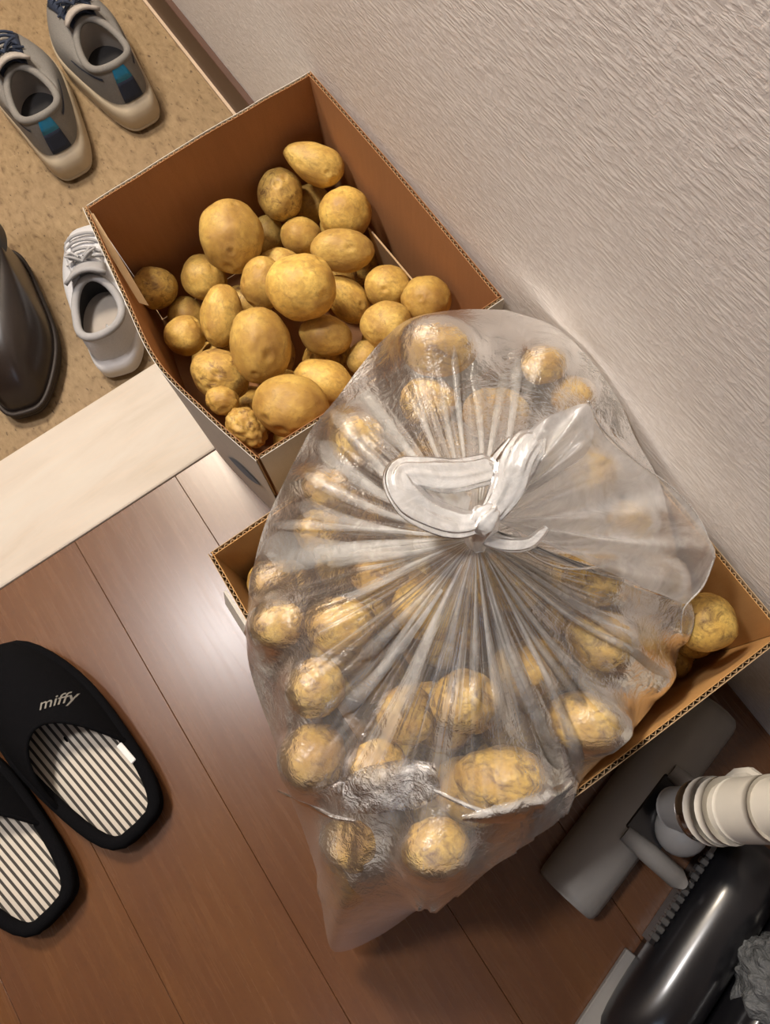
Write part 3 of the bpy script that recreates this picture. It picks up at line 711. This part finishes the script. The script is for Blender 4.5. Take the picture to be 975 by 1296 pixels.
pleat_attr(o, np.repeat(th[::3][:, None], 14, 1), np.ones((NTs, 14))*1.2); hem_attr(o, hem_of(np.repeat(th[::3][:, None], 14, 1), np.repeat(np.linspace(1, .7, 14)[None], NTs, 0))*.6)
# separate overlapping folds of film, drawn from the knot outwards: (end x, end y, half width px at the end, start fraction)
FOLDS = [(332,690,16,.0),(345,712,12,.0),(400,700,10,.0),(345,665,5,.1),(440,760,6,.05),(455,835,7,.05),(430,905,7,.25),(505,900,8,.15),(470,870,5,.1),(560,860,5,.03),(600,900,5,.03),(640,930,6,.03),(668,905,6,.02),
 (712,975,8,.02),(700,950,5,.03),(735,990,6,.06),(740,890,5,.03),(795,925,8,.03),(770,880,5,.03),(815,820,7,.03),(775,790,6,.03),(850,858,5,.1),
 (420,520,8,.1),(400,560,8,.08),(385,600,7,.08),(455,490,6,.15),(375,640,8,.06),(520,480,4,.25),(600,460,5,.2),(640,470,5,.2),(575,440,4,.3),(655,455,5,.35),(480,540,5,.1),(560,500,4,.15)]
def px_on_bag(px, py):
    z = .3
    for _ in range(12):
        p = at(px, py, z); zz, _d = bag_z(p[0], p[1]); z = z*.5+zz*.5
    return at(px, py, z)
def fold(ex, ey, hw, s0, idx):
    e = px_on_bag(ex, ey); K = KP.copy(); n = 26; V = []
    dirv = e[:2]-K[:2]; L = np.linalg.norm(dirv); dirv /= L; nn = np.array([-dirv[1], dirv[0]])
    ww = hw*.0010; rr = random.Random(idx); bend = rr.uniform(-.008, .008)
    for i in range(n):
        f = s0+(1-s0)*i/(n-1); w = ww*(.12+.88*f)*(math.sin(PI*min(1, f*1.0)*.5)**.6)*(1 if f < .93 else max(.15, 1-(f-.93)/.07)**.7)
        c = K[:2]+dirv*L*f+nn*bend*math.sin(PI*f)
        row = []
        for s in (-1, -.5, 0, .5, 1):
            xy = c+nn*w*s; zz, dd = bag_z(xy[0], xy[1]); row.append((xy[0], xy[1], zz+.0012+.0035*(1-s*s)*min(1, f*3)*(1-f*.6)+.0006*(idx % 4)))
        V.append(row)
    return V
for i, f_ in enumerate(FOLDS):
    o = grid('film_fold', fold(*f_, i), MSTRIP, bag)
    fl_ = np.linspace(0, 1, 26)[:, None]*np.ones((1, 5)); ed = np.array([.35, .85, 1, .85, .35])[None]
    hem_attr(o, np.clip(1.15-fl_*1.05, 0, 1)*ed)
# hem and crinkled patch near the bottom corner
def ribbon_px(name, pts, widths, mat, lift=.003, k=6, wob=.0):
    P = spline(np.array([px_on_bag(*p) for p in pts]), k); n = len(P); w = np.interp(np.linspace(0, 1, n), np.linspace(0, 1, len(widths)), widths)*.0007
    T = np.gradient(P, axis=0); T /= np.linalg.norm(T, axis=1)[:, None]; N = np.cross(T, [0, 0, 1.]); N /= np.linalg.norm(N, axis=1)[:, None]
    V = []
    for i in range(n):
        row = []
        for s in np.linspace(-1, 1, 9):
            q = P[i]+N[i]*w[i]*s; zz, dd = bag_z(q[0], q[1]); zz = zz if dd < .97 else q[2]
            row.append((q[0], q[1], zz+lift*(1-s*s)+.001+wob*noise.noise(Vector((q[0]*90, q[1]*90, i*.1)))))
        V.append(row)
    o = grid(name, V, mat, bag); hem_attr(o, np.clip(np.sin(np.linspace(0, PI, n))*2.2, 0, 1)[:, None]*np.clip(np.cos(np.linspace(-1, 1, 9)*PI/2)*1.6, 0, 1)[None]); return o
MCRINK = film_mat('bag_crinkle', .45, .4, .3, (.92, .93, .94), .12, .8, 80, pleat=False, gl=2.0, fadeattr=True)
ribbon_px('crinkled_patch', [(425,1012),(470,1000),(520,992),(555,985)], [16, 26, 28, 16], MCRINK, .003, 8, .005)
ribbon_px('hem_fold', [(585,1036),(620,1032),(660,1026),(695,1014),(724,990)], [3, 9, 14, 14, 5], MSTRIP, .003, 8, .004)
0 and ribbon_px('side_fold', [(318,800),(330,880),(348,935),(368,985)], [6, 12, 12, 4], MFLAP, .003, 8, .003)
ribbon_px('crease', [(352,1000),(385,1018),(420,1034),(450,1040)], [2, 2.5, 2.5, 2], MSTRIP, .0015, 6, .001)
ribbon_px('crease', [(535,992),(570,1010),(610,1026),(645,1032)], [2, 2.5, 2.5, 2], MSTRIP, .0015, 6, .001)
# knot, loops and the loose mouth of the bag
def zpx(L): return np.array([at(*p) for p in L])
K0 = (604, 662, .392)
tube('knot', spline(zpx([(607,690,.374),(604,676,.385),(612,660,.396),(622,650,.400),(632,640,.398)]), 6), np.interp(np.linspace(0, 1, 25), [0, .25, .6, 1], [.007, .0085, .011, .003]), MKNOT, bag, 40, 1, .20, 8)
tube('left_loop', spline(zpx([(622,652,.396),(590,662,.398),(555,655,.402),(525,638,.408),(508,612,.412),(512,597,.412),(535,598,.410),(570,603,.406),(605,598,.402),(632,590,.398)]), 7),
     np.interp(np.linspace(0, 1, 64), [0, .15, .35, .55, .75, .94, 1], [.006, .010, .0135, .010, .0115, .010, .003]), MKNOT, bag, 48, .45, .22, 9)
# thin web of film filling part of the left loop
V = []
a_ = spline(zpx([(510,615,.409),(530,640,.405),(560,652,.400),(590,655,.397)]), 5); b_ = spline(zpx([(512,597,.411),(540,602,.407),(575,612,.400),(596,630,.396)]), 5)
for f in np.linspace(0, 1, 8): V.append(a_*(1-f)+b_*f+np.array([0, 0, -.006*math.sin(PI*f)]))
grid('loop_web', np.array(V), MFLAP, bag)
tube('right_strand', spline(zpx([(612,662,.396),(630,640,.402),(645,615,.408),(652,590,.412),(668,565,.414),(690,545,.414)]), 7), np.interp(np.linspace(0, 1, 36), [0, .3, .6, .85, 1], [.007, .010, .014, .011, .002]), MKNOT, bag, 48, .45, .24, 9)
tube('top_strand', spline(zpx([(630,590,.398),(645,575,.402),(660,560,.404)]), 7), [.004]+[.009]*12+[.006, .002], MKNOT, bag, 30, .5, .2, 7)
tube('tail', spline(zpx([(606,672,.386),(622,684,.388),(645,690,.388),(668,688,.386),(684,676,.384),(692,668,.382)]), 6), np.interp(np.linspace(0, 1, 31), [0, .5, 1], [.006, .0055, .002]), MKNOT, bag, 30, .6, .25, 6)
def fan(name, apex, outer, mat, sag=.0, folds=6, amp=.006, n=28, seed=0, minlift=.002, hole=0.0):
    Q = spline(zpx(outer), 8); A = at(*apex); V = []
    for i, q in enumerate(Q):
        row = []
        for k in range(n):
            f = hole+(1-hole)*k/(n-1); p = A*(1-f)+q*f
            p = p+np.array([0, 0, -sag*math.sin(PI*f)+amp*math.sin(folds*2*PI*i/len(Q)+seed+2.5*f)*math.sin(PI*min(1, f*.9+.05))+.005*noise.noise(Vector((p[0]*22, p[1]*22, seed)))*f])
            zz, dd = bag_z(p[0], p[1])
            if dd < 1: p[2] = max(p[2], zz+minlift)
            p[0] = min(p[0], WX-.006); row.append(p)
        V.append(row)
    return grid(name, V, mat, bag)
fan('mouth_film', (618, 655, .396), [(640,590,.405),(665,550,.415),(700,523,.418),(738,513,.420),(747,507,.422),(756,535,.410),(775,560,.385),(805,585,.362),(845,612,.342),(876,645,.325),(896,680,.312),(904,706,.300),(893,735,.285),(868,765,.270)], MFLAP, .010, 7, .007, 34, 1)
fan('mouth_film_lower', (612, 662, .390), [(868,765,.268),(840,752,.275),(805,735,.290),(770,722,.305),(735,718,.322),(700,708,.335),(672,690,.350),(655,672,.362)], MFLAP, .012, 5, .005, 26, 2.2, hole=.25)
fan('mouth_peak', (628, 640, .402), [(655,580,.408),(672,548,.418),(700,526,.424),(742,511,.428),(752,540,.415),(745,570,.402),(722,592,.396),(690,612,.395)], MFLAP, .004, 5, .006, 22, 4.0)
for k, L in enumerate([[(745,508,.424),(765,545,.402),(805,583,.366),(850,616,.344),(885,655,.322),(905,705,.302)], [(640,680,.372),(690,712,.345),(735,720,.325),(790,706,.31),(830,660,.31)], [(905,705,.302),(890,742,.284),(866,770,.27),(862,800,.25)]]):
    Q = spline(zpx(L), 8); tube('film_edge', Q, [.0009]*len(Q), MFOLD, bag, 6)

# ------------------------------------------------------------------ footwear
def outline(L, Wd, n=64, p=.54, ball=.66, heelw=.78, curve=0.0, pt=None):
    P = []
    for k in range(n):
        f = 2*PI*k/n; s = .5-.5*math.cos(f); sg = 1 if math.sin(f) >= 0 else -1
        sh = heelw+(1-heelw)*math.exp(-((s-ball)/.26)**2)
        P.append((L*s, sg*Wd/2*abs(math.sin(f))**(p+((pt or p)-p)*s)*sh+curve*math.sin(PI*s)*Wd))
    return np.array(P)
def shoe(kind, name, label, cat, group, heel, toe, gz, L, Wd, cols, lift=.05, side=1):
    hp = at(*heel, gz+.02); tp = at(*toe, gz+lift); rz = math.atan2(tp[1]-hp[1], tp[0]-hp[0])
    root = empty(name, (hp[0], hp[1], gz+.0005), rz, label, cat, group)
    n = 64; O_ = outline(L, Wd, n, curve=.05*side); ctr = np.array([L*.5, 0])
    st = (.044 if 'tab' in cols else .032) if kind == 'sneaker' else .024; up = .026 if 'tab' in cols else .004
    # sole
    V = []
    for z, s in ((0, .90), (.004, .965), (.012, 1.0), (.0135, .985), (.015, 1.0), (st*.75, 1.0), (st, .965), (st+.002, .90)):
        ringz = [[*(ctr+(O_[k]-ctr)*s), z+(.008*max(0, (O_[k][0]/L-.78)/.22)**2 if z < .01 else 0)+(.006*max(0, 1-O_[k][0]/L/.2) if z > .02 else 0)] for k in range(n)]; V.append(ringz)
    grid('sole', V, cols['sole'], root, cv=True, caps=True)
    cx, hl, hw = (.275*L, .20*L, .285*Wd) if kind != 'boot' else (.20*L, .17*L, .33*Wd)
    B = np.array([ctr+(q-ctr)*(.955 if kind == 'boot' else .955-.055*max(0, 1-q[0]/L/.35)) for q in O_]); Cc = []
    for k in range(n):
        f = 2*PI*k/n; Cc.append((cx-hl*math.cos(f), hw*math.sin(f)+.02*Wd*side))
    Cc = np.array(Cc)
    def zc(k):
        f = 2*PI*k/n; c = math.cos(f)
        if kind == 'boot': return .115
        return .078+up+.012*max(0, c)-.014*math.sin(f)**2+.002*max(0, -c)
    def S(k, u, off=0.0):
        k0 = int(math.floor(k)) % n; k1 = (k0+1) % n; fr = k-math.floor(k)
        b = B[k0]*(1-fr)+B[k1]*fr; c = Cc[k0]*(1-fr)+Cc[k1]*fr; zt_ = zc(k0)*(1-fr)+zc(k1)*fr
        e = u**1.7; z = st-.004+(zt_-st+.004)*math.sin(u*PI/2)**(1.0)
        xy = b*(1-e)+c*e; d = (xy-np.array([cx+.1*L, 0])); d /= np.linalg.norm(d)+1e-6
        return np.array([*(xy+d*off*(1-u*.5)), z+off*(.3+.7*u)])
    V = [[S(k, u)+np.array([0, 0, 0]) for k in range(n)] for u in np.linspace(0, 1, 16)]
    if kind == 'boot':
        grid('boot_foot', V, cols['upper'], root, cv=True)
        sh = []
        for z in np.linspace(.115, .30, 12):
            f = (z-.115)/.185; s = 1+.25*f+.03*math.sin(f*18)*(1-f)
            sh.append([[cx-.01*f+(Cc[k][0]-cx)*s, Cc[k][1]*s, z] for k in range(n)])
        for z in np.linspace(.30, .10, 8): sh.append([[cx-.01+(Cc[k][0]-cx)*1.18, Cc[k][1]*1.18, z] for k in range(n)])
        grid('boot_shaft', sh, cols['shaft'], root, cv=True)
        rp = [[cx-.01+(Cc[k][0]-cx)*1.24, Cc[k][1]*1.24, .30] for k in range(0, n, 2)]
        tube('boot_rim', rp, .004, cols['upper'], root, 8, closed=True)
        wl = [[*(ctr+(O_[k]-ctr)*.985), st] for k in range(0, n, 1)]
        tube('welt', wl, .0035, cols['sole'], root, 8, closed=True)
        return root
    grid('upper', V, cols['upper'], root, cv=True)
    # lining and insole
    V = []
    for u in np.linspace(0, 1, 8):
        s = .97+.12*math.sin(u*PI/2); V.append([[cx+(Cc[k][0]-cx)*s+.0*u, Cc[k][1]*s, zc(k)+(st+.004-zc(k))*u] for k in range(n)])
    grid('lining', V, cols['lining'], root, cv=True)
    V = [[[cx+(Cc[k][0]-cx)*1.09*r_, Cc[k][1]*1.09*r_, st+.004+.002*r_] for k in range(n)] for r_ in (.05, .5, 1)]
    grid('insole', V, cols['insole'], root, cv=True)
    tube('collar', [[Cc[k][0], Cc[k][1], zc(k)] for k in range(0, n, 2)], .0058, cols['collar'], root, 10, closed=True)
    # tongue, rising from the vamp into the front of the opening
    V = []
    for i, u in enumerate(np.linspace(0, 1, 10)):
        x = cx+hl*1.62-(hl*.85)*u; z = .070+up+.030*u; w = .020+.008*u
        V.append([[x+.006*(1-(s*s)), s*w+.02*Wd*side, z-.010*s*s] for s in np.linspace(-1, 1, 9)])
    o = grid('tongue', V, cols['tongue'], root); m = o.modifiers.new('s', 'SOLIDIFY'); m.thickness = .006
    # eyestay panels either side of the tongue and the laces across
    for sd in (-1, 1):
        V = [[S(n/2+sd*kk, u, .0022) for kk in (3.2, 4.6, 6.2)] for u in np.linspace(.45, .98, 9)]
        o = grid('eyestay', V, cols['stay'], root); m = o.modifiers.new('s', 'SOLIDIFY'); m.thickness = .0015
    for j, u in enumerate(np.linspace(.50, .95, 5)):
        a = S(n/2-5, u, .004); b = S(n/2+5, min(1, u+.03), .004); c = (a+b)/2+np.array([.004, 0, .008])
        tube('lace', spline([a, (a*2+c*2)/4+np.array([0, 0, .004]), c, (b*2+c*2)/4+np.array([0, 0, .004]), b], 4), .0024, cols['lace'], root, 6)
    a = S(n/2, .93, .012)
    for sd in (-1, 1):
        tube('lace_bow', spline([a, a+np.array([.004, sd*.012, .008]), a+np.array([.012, sd*.022, .004]), a+np.array([.018, sd*.014, 0]), a+np.array([.006, sd*.003, .002])], 5), .0020, cols['lace'], root, 6)
        tube('lace_end', spline([a, a+np.array([.008, sd*.016, .002]), S(n/2+sd*7, .75, .004)], 5), .0019, cols['lace'], root, 6)
    # pull tab down the heel: bright upper half, dark lower half
    if 'tab' in cols:
        for nm, u0, u1, mt in (('heel_tab', .45, 1.0, cols['tab']), ('heel_tab_base', .12, .45, cols['tab2'])):
            V = [[S((kk) % n, u, .0025) for kk in (-1.7, -.8, 0, .8, 1.7)] for u in np.linspace(u0, u1, 6)]
            o = grid(nm, V, mt, root); m = o.modifiers.new('s', 'SOLIDIFY'); m.thickness = .0015
        V = [[S(k % n, u, .0018) for k in np.linspace(6, 15, 10)] for u in (.50, .56)]
        grid('side_line', V, cols['tab2'], root)
        V = [[S(k % n, u, .0018) for k in np.linspace(-15, -6, 10)] for u in (.50, .56)]
        grid('side_line', V, cols['tab2'], root)
    return root
Mgrey = simple('grey_knit', (.20, .19, .175), .85, bump=.4, sc=500, var=.2); Mcream = simple('cream_rubber', (.52, .44, .32), .55, var=.06)
Mnavy = simple('navy_cloth', (.018, .028, .055), .8); Mblue = simple('bright_blue_tab', (.01, .22, .42), .5); Mlight = simple('pale_lining', (.40, .36, .32), .9)
Mdark = simple('dark_insole', (.02, .019, .02), .9); Mwhite = simple('white_mesh', (.58, .59, .62), .8, bump=.3, sc=400); Mwsole = simple('white_rubber', (.72, .73, .76), .5, var=.04)
Mgl = simple('light_grey_cloth', (.36, .36, .37), .9)
C1 = dict(sole=Mcream, upper=Mgrey, lining=Mlight, insole=Mdark, collar=Mgrey, tongue=Mlight, stay=Mnavy, lace=Mnavy, tab=Mblue, tab2=Mnavy)
shoe('sneaker', 'sneaker', 'grey sneaker with cream sole and blue heel tab, nearer the baseboard', 'shoe', 'pair of grey sneakers', (186, 154), (105, 30), GZ, .305, .122, C1, .06, 1)
shoe('sneaker', 'sneaker', 'grey sneaker with cream sole and blue heel tab, the one farther from the baseboard', 'shoe', 'pair of grey sneakers', (97, 218), (18, 88), GZ, .305, .122, C1, .06, -1)
C2 = dict(sole=Mwsole, upper=Mwhite, lining=Mdark, insole=Mlight, collar=Mgl, tongue=Mgl, stay=Mwhite, lace=Mgl)
shoe('sneaker', 'sneaker', 'white running shoe with grey laces squeezed beside the open potato box', 'shoe', None, (152, 472), (118, 345), GZ, .26, .118, C2, .05, -1)
Mboot = simple('dark_brown_rubber', (.020, .013, .010), .30, var=.3, sc=25, Coat_Weight=.25, Coat_Roughness=.2); Mshaft = simple('blue_black_rubber', (.012, .013, .018), .45)
Mbsole = simple('boot_sole', (.020, .013, .010), .6)
CB = dict(sole=Mbsole, upper=Mboot, shaft=Mshaft)
shoe('boot', 'rubber_boot', 'dark brown rubber boot with rounded glossy toe on the tan entrance floor', 'boot', 'rubber boots', (0, 322), (33, 520), GZ, .285, .120, CB, .02, 1)
shoe('boot', 'rubber_boot', 'dark rubber boot of which only the toe edge enters the picture beside its mate', 'boot', 'rubber boots', (-118, 388), (-58, 566), GZ, .285, .112, CB, .02, -1)

# slippers
def stripes():
    t = NT('striped_insole_cloth'); c = t.n('ShaderNodeTexCoord').outputs['Object']; s = t.n('ShaderNodeSeparateXYZ', {0: c}).outputs[1]
    f = t.math('SINE', t.math('MULTIPLY', s, 2*PI/.0076)); st = t.ramp(t.math('ADD', t.math('MULTIPLY', f, .5), .5), [(.30, 0.0), (.42, 1.0)])
    w = t.noise(t.coord(), 800, 2)
    return t.out(Base_Color=t.mix(st, (.05, .045, .04), t.mix(w, (.55, .50, .43), (.66, .61, .53))), Roughness=.9, Normal=t.bump(w, .3, .0006))
MSTRI = stripes(); MBLK = simple('black_cloth', (.0045, .0045, .0055), 1.0, bump=.4, sc=700, var=.3, Specular_IOR_Level=.08); MTAG = simple('white_tag', (.8, .8, .8), .7); MLET = simple('pale_embroidery', (.20, .19, .17), .8)
def slipper(label, heel, toe, text):
    hp = at(*heel, .012); tp = at(*toe, .012); L = np.linalg.norm(tp[:2]-hp[:2]); rz = math.atan2(tp[1]-hp[1], tp[0]-hp[0]); Wd = .118
    root = empty('slipper', (hp[0], hp[1], .0005), rz, label, 'slipper', 'pair of black slippers')
    n = 72; O_ = outline(L, Wd, n, .50, .62, .92, pt=.70); ctr = np.array([L/2, 0])
    V = [[[*(ctr+(q-ctr)*s), z] for q in O_] for z, s in ((0, .93), (.004, .985), (.012, 1.0), (.019, .985), (.022, .95), (.020, .88))]
    grid('sole', V, MBLK, root, cv=True, caps=True)
    V = [[[*(ctr+(q-ctr)*s*np.array([.93, .86])), .0215+(.0 if s < 1 else -.002)] for q in O_] for s in (.03, .5, .97, 1)]
    grid('insole', V, MSTRI, root, cv=True)
    rim = [[*(ctr+(q-ctr)*.955), .024] for q in O_[::2]]
    tube('padded_rim', rim, .0075, MBLK, root, 12, closed=True)
    def half(s): # half width at fraction s
        f = math.acos(max(-1, min(1, 1-2*s))); return Wd/2*abs(math.sin(f))**(.50+.20*s)*(.92+.08*math.exp(-((s-.62)/.26)**2))
    def zup(s, v):  # v = y/halfwidth
        hh = .020+.036*math.cos(max(0, min(1, (s-.40)/.60))*PI/2)**.8
        return .020+hh*max(0, 1-abs(v)**2.4)**.75
    def top(off):
        V = []
        for v in np.sin(np.linspace(-PI/2, PI/2, 33)):
            s0 = .56-.27*abs(v)**2.0; row = []
            for s in np.linspace(s0, 1, 40)**1.0:
                s = min(s, .9995); w = half(s)*.99; row.append([L*s, v*w, zup(s, v)*1.0+off])
            V.append(row)
        return np.array(V)
    T0 = top(0); o = grid('upper', T0, MBLK, root); m = o.modifiers.new('s', 'SOLIDIFY'); m.thickness = .003; m.offset = 0
    tube('edge_binding', T0[:, 0, :], .0028, MBLK, root, 8)
    if text:
        # size tag on the inner rim
        p = at(160, 950, .026); R_ = Matrix.Rotation(-rz, 2); q = R_@Vector((p[0]-hp[0], p[1]-hp[1]))
        box('size_tag', q.x-.017, q.x+.010, q.y-.0035, q.y+.0035, .0275, .0325, MTAG, root, .0008)
        cu = bpy.data.curves.new('t', 'FONT'); cu.body = 'miffy'; cu.size = .0175; cu.shear = .25; cu.extrude = 0; cu.align_x = 'CENTER'; cu.offset = .0001; cu.resolution_u = 3
        tmp = link(bpy.data.objects.new('t', cu)); bpy.context.view_layer.update()
        me = bpy.data.meshes.new_from_object(tmp.evaluated_get(bpy.context.evaluated_depsgraph_get())); bpy.data.objects.remove(tmp)
        pc = at(76, 893, .058); pa = at(60, 899, .058); pb = at(94, 886, .058); a = math.atan2(pb[1]-pa[1], pb[0]-pa[0])-rz
        q = R_@Vector((pc[0]-hp[0], pc[1]-hp[1]))
        for v in me.vertices:
            x = q.x+math.cos(a)*v.co.x-math.sin(a)*v.co.y; y = q.y+math.sin(a)*v.co.x+math.cos(a)*v.co.y; s = x/L
            v.co = (x, y, zup(s, y/half(s))+.0030)
        me.materials.clear(); me.materials.append(MLET); o = link(bpy.data.objects.new('lettering', me)); o.parent = root
    return root
slipper('black slipper with striped insole, white tag and small lettering, toe towards the step', (186, 1052), (-2, 828), True)
slipper('black slipper with striped insole and plain heel, partly cut off by the picture edge', (78, 1158), (-110, 934), False)

# ------------------------------------------------------------------ vacuum cleaner heads
Mvac = simple('grey_plastic', (.26, .25, .235), .45, var=.06); Mvac2 = simple('light_grey_plastic', (.30, .30, .30), .35, var=.05); Mtube = simple('white_plastic', (.68, .65, .58), .35, var=.04)
Mchr = simple('chrome', (.6, .6, .6), .15, 1.0); Mblk = simple('glossy_black_plastic', (.008, .008, .010), .28, Coat_Weight=.5, Coat_Roughness=.16); Mclear = simple('clear_grey_plastic', (.07, .07, .07), .15)
a = at(719, 1139, .03); b = at(905, 893, .03); Lh = np.linalg.norm(b-a); rz = math.atan2(b[1]-a[1], b[0]-a[0])
vac = empty('vacuum_cleaner', (a[0], a[1], 0), rz, 'grey stick vacuum floor head with white tube beside the bag-filled box', 'vacuum')
SEC = [(-.034, .002), (-.033, .024), (-.026, .040), (-.012, .049), (.004, .050), (.020, .044), (.032, .030), (.036, .012), (.034, .002)]
xs_ = [0, .003, .010, .08, .085, .155, .160, .24, Lh-.010, Lh-.003, Lh]
V = []
for x in xs_:
    e = .90 if x in (0, Lh) else (.97 if x in (.003, Lh-.003) else 1.0)
    V.append([[x, y*e, .002+(z-.002)*e] for y, z in SEC])
grid('head', V, Mvac, vac, cv=True, caps=True)
box('seam_strip', .006, Lh-.006, -.0362, -.0340, .010, .014, Mblk, vac)
box('joint_recess', .095, .165, -.0365, .004, .030, .0515, Mblk, vac, .002)
for x in (.090, .170): tube('joint_arm', [(x, .0, .048), (x, -.030, .050), (x, -.065, .045), (x, -.075, .040)], [.009, .011, .011, .006], Mvac, vac, 14)
bm = bmesh.new(); bmesh.ops.create_uvsphere(bm, u_segments=24, v_segments=16, radius=.026); bmesh.ops.scale(bm, vec=(1.05, 1, .95), verts=bm.verts)
bmesh.ops.translate(bm, vec=(.130, -.038, .060), verts=bm.verts); bm_obj('swivel_ball', bm, Mvac2, vac, True)
def vloc(px, py, z):
    p = at(px, py, z); R_ = Matrix.Rotation(-rz, 2); q = R_@Vector((p[0]-a[0], p[1]-a[1])); return np.array([q.x, q.y, z])
ax = [vloc(852, 1022, .075), vloc(885, 1026, .11), vloc(925, 1026, .15), vloc(975, 1024, .20), vloc(1060, 1020, .28), vloc(1180, 1010, .42)]
ax = spline(ax, 8)
tube('neck', ax[:14], np.linspace(.020, .026, 14), Mvac2, vac, 24)
tube('upright_tube', ax[12:], np.full(len(ax)-12, .025), Mtube, vac, 28)
for i0, i1, r, mt, nm in ((8, 11, .028, Mchr, 'locking_ring'), (11, 13, .031, Mtube, 'collar_ring'), (14, 16, .030, Mtube, 'collar_ring'), (18, 25, .028, Mtube, 'sleeve')):
    tube(nm, ax[i0:i1+1], r, mt, vac, 28)
bt = ax[15]; T_, A_, B_ = frames(ax)
P_ = [ax[12]+A_[12]*.030, ax[15]+A_[15]*.036, ax[18]+A_[18]*.036, ax[21]+A_[21]*.029]
tube('release_button', P_, [.006, .010, .010, .006], Mtube, vac, 8, .6, smooth=False)
# black gloss head
a2 = at(792, 1306, .04); b2_ = at(935, 1085, .04); L2 = np.linalg.norm(b2_-a2); rz2 = math.atan2(b2_[1]-a2[1], b2_[0]-a2[0])
vb = empty('vacuum_nozzle', (a2[0], a2[1], 0), rz2, 'glossy black vacuum nozzle with a clear toothed strip, lying in the dark near corner', 'vacuum')
def dome(x0, x1, yc, hw, ht, nm, mt, nx=20, ny=24):
    V = []
    for i in range(nx+1):
        s = i/nx; x = x0+(x1-x0)*s; e = max(.02, 1-abs(2*s-1)**5)**.5
        row = [[x, yc+hw*math.cos(t_)*(.75+.25*e), .001+ht*e*max(0, math.sin(t_))**.7] for t_ in np.linspace(0, PI, ny)]
        V.append(row)
    return grid(nm, V, mt, vb, cv=True, caps=True)
dome(-.02, L2+.03, -.020, .040, .058, 'nozzle_body', Mblk)
dome(-.06, L2+.06, -.080, .020, .075, 'nozzle_ridge', Mblk)
box('base_strip', -.035, .060, .010, .030, .001, .010, Mvac, vb, .001)
for k in range(12):
    x = .085+k*(L2-.095)/12; box('bristle_tooth', x, x+.0065, .018, .026, .026, .036, Mclear, vb, .001)
box('bristle_rail', .080, L2-.005, .018, .023, .001, .030, Mblk, vb)
# crumpled grey plastic wrapping in the corner
Mwrap = NT('crumpled_plastic'); cr = Mwrap.noise(Mwrap.coord(), 40, 5, .65, 1.5)
Mwrap = Mwrap.out(Base_Color=Mwrap.mix(cr, (.05, .055, .06), (.20, .21, .22)), Roughness=.25, Normal=Mwrap.bump(cr, .9, .01), Alpha=.9)
bm = bmesh.new(); bmesh.ops.create_icosphere(bm, subdivisions=5, radius=1)
for v in bm.verts:
    p = v.co.copy(); r = 1+.35*abs(noise.noise(p*2.2))+.16*abs(noise.noise(p*5+Vector((3, 1, 2))))+.05*noise.noise(p*12)
    v.co = (p.x*r*.042, p.y*r*.070, max(-.055, p.z*r*.055))
c = at(1012, 1272, .06)
bmesh.ops.translate(bm, vec=(min(c[0], .232), c[1]-.01, .0565), verts=bm.verts)
tag(bm_obj('plastic_wrapping', bm, Mwrap, None, True), 'crumpled grey plastic wrapping at the very corner beside the black nozzle', 'wrapping')
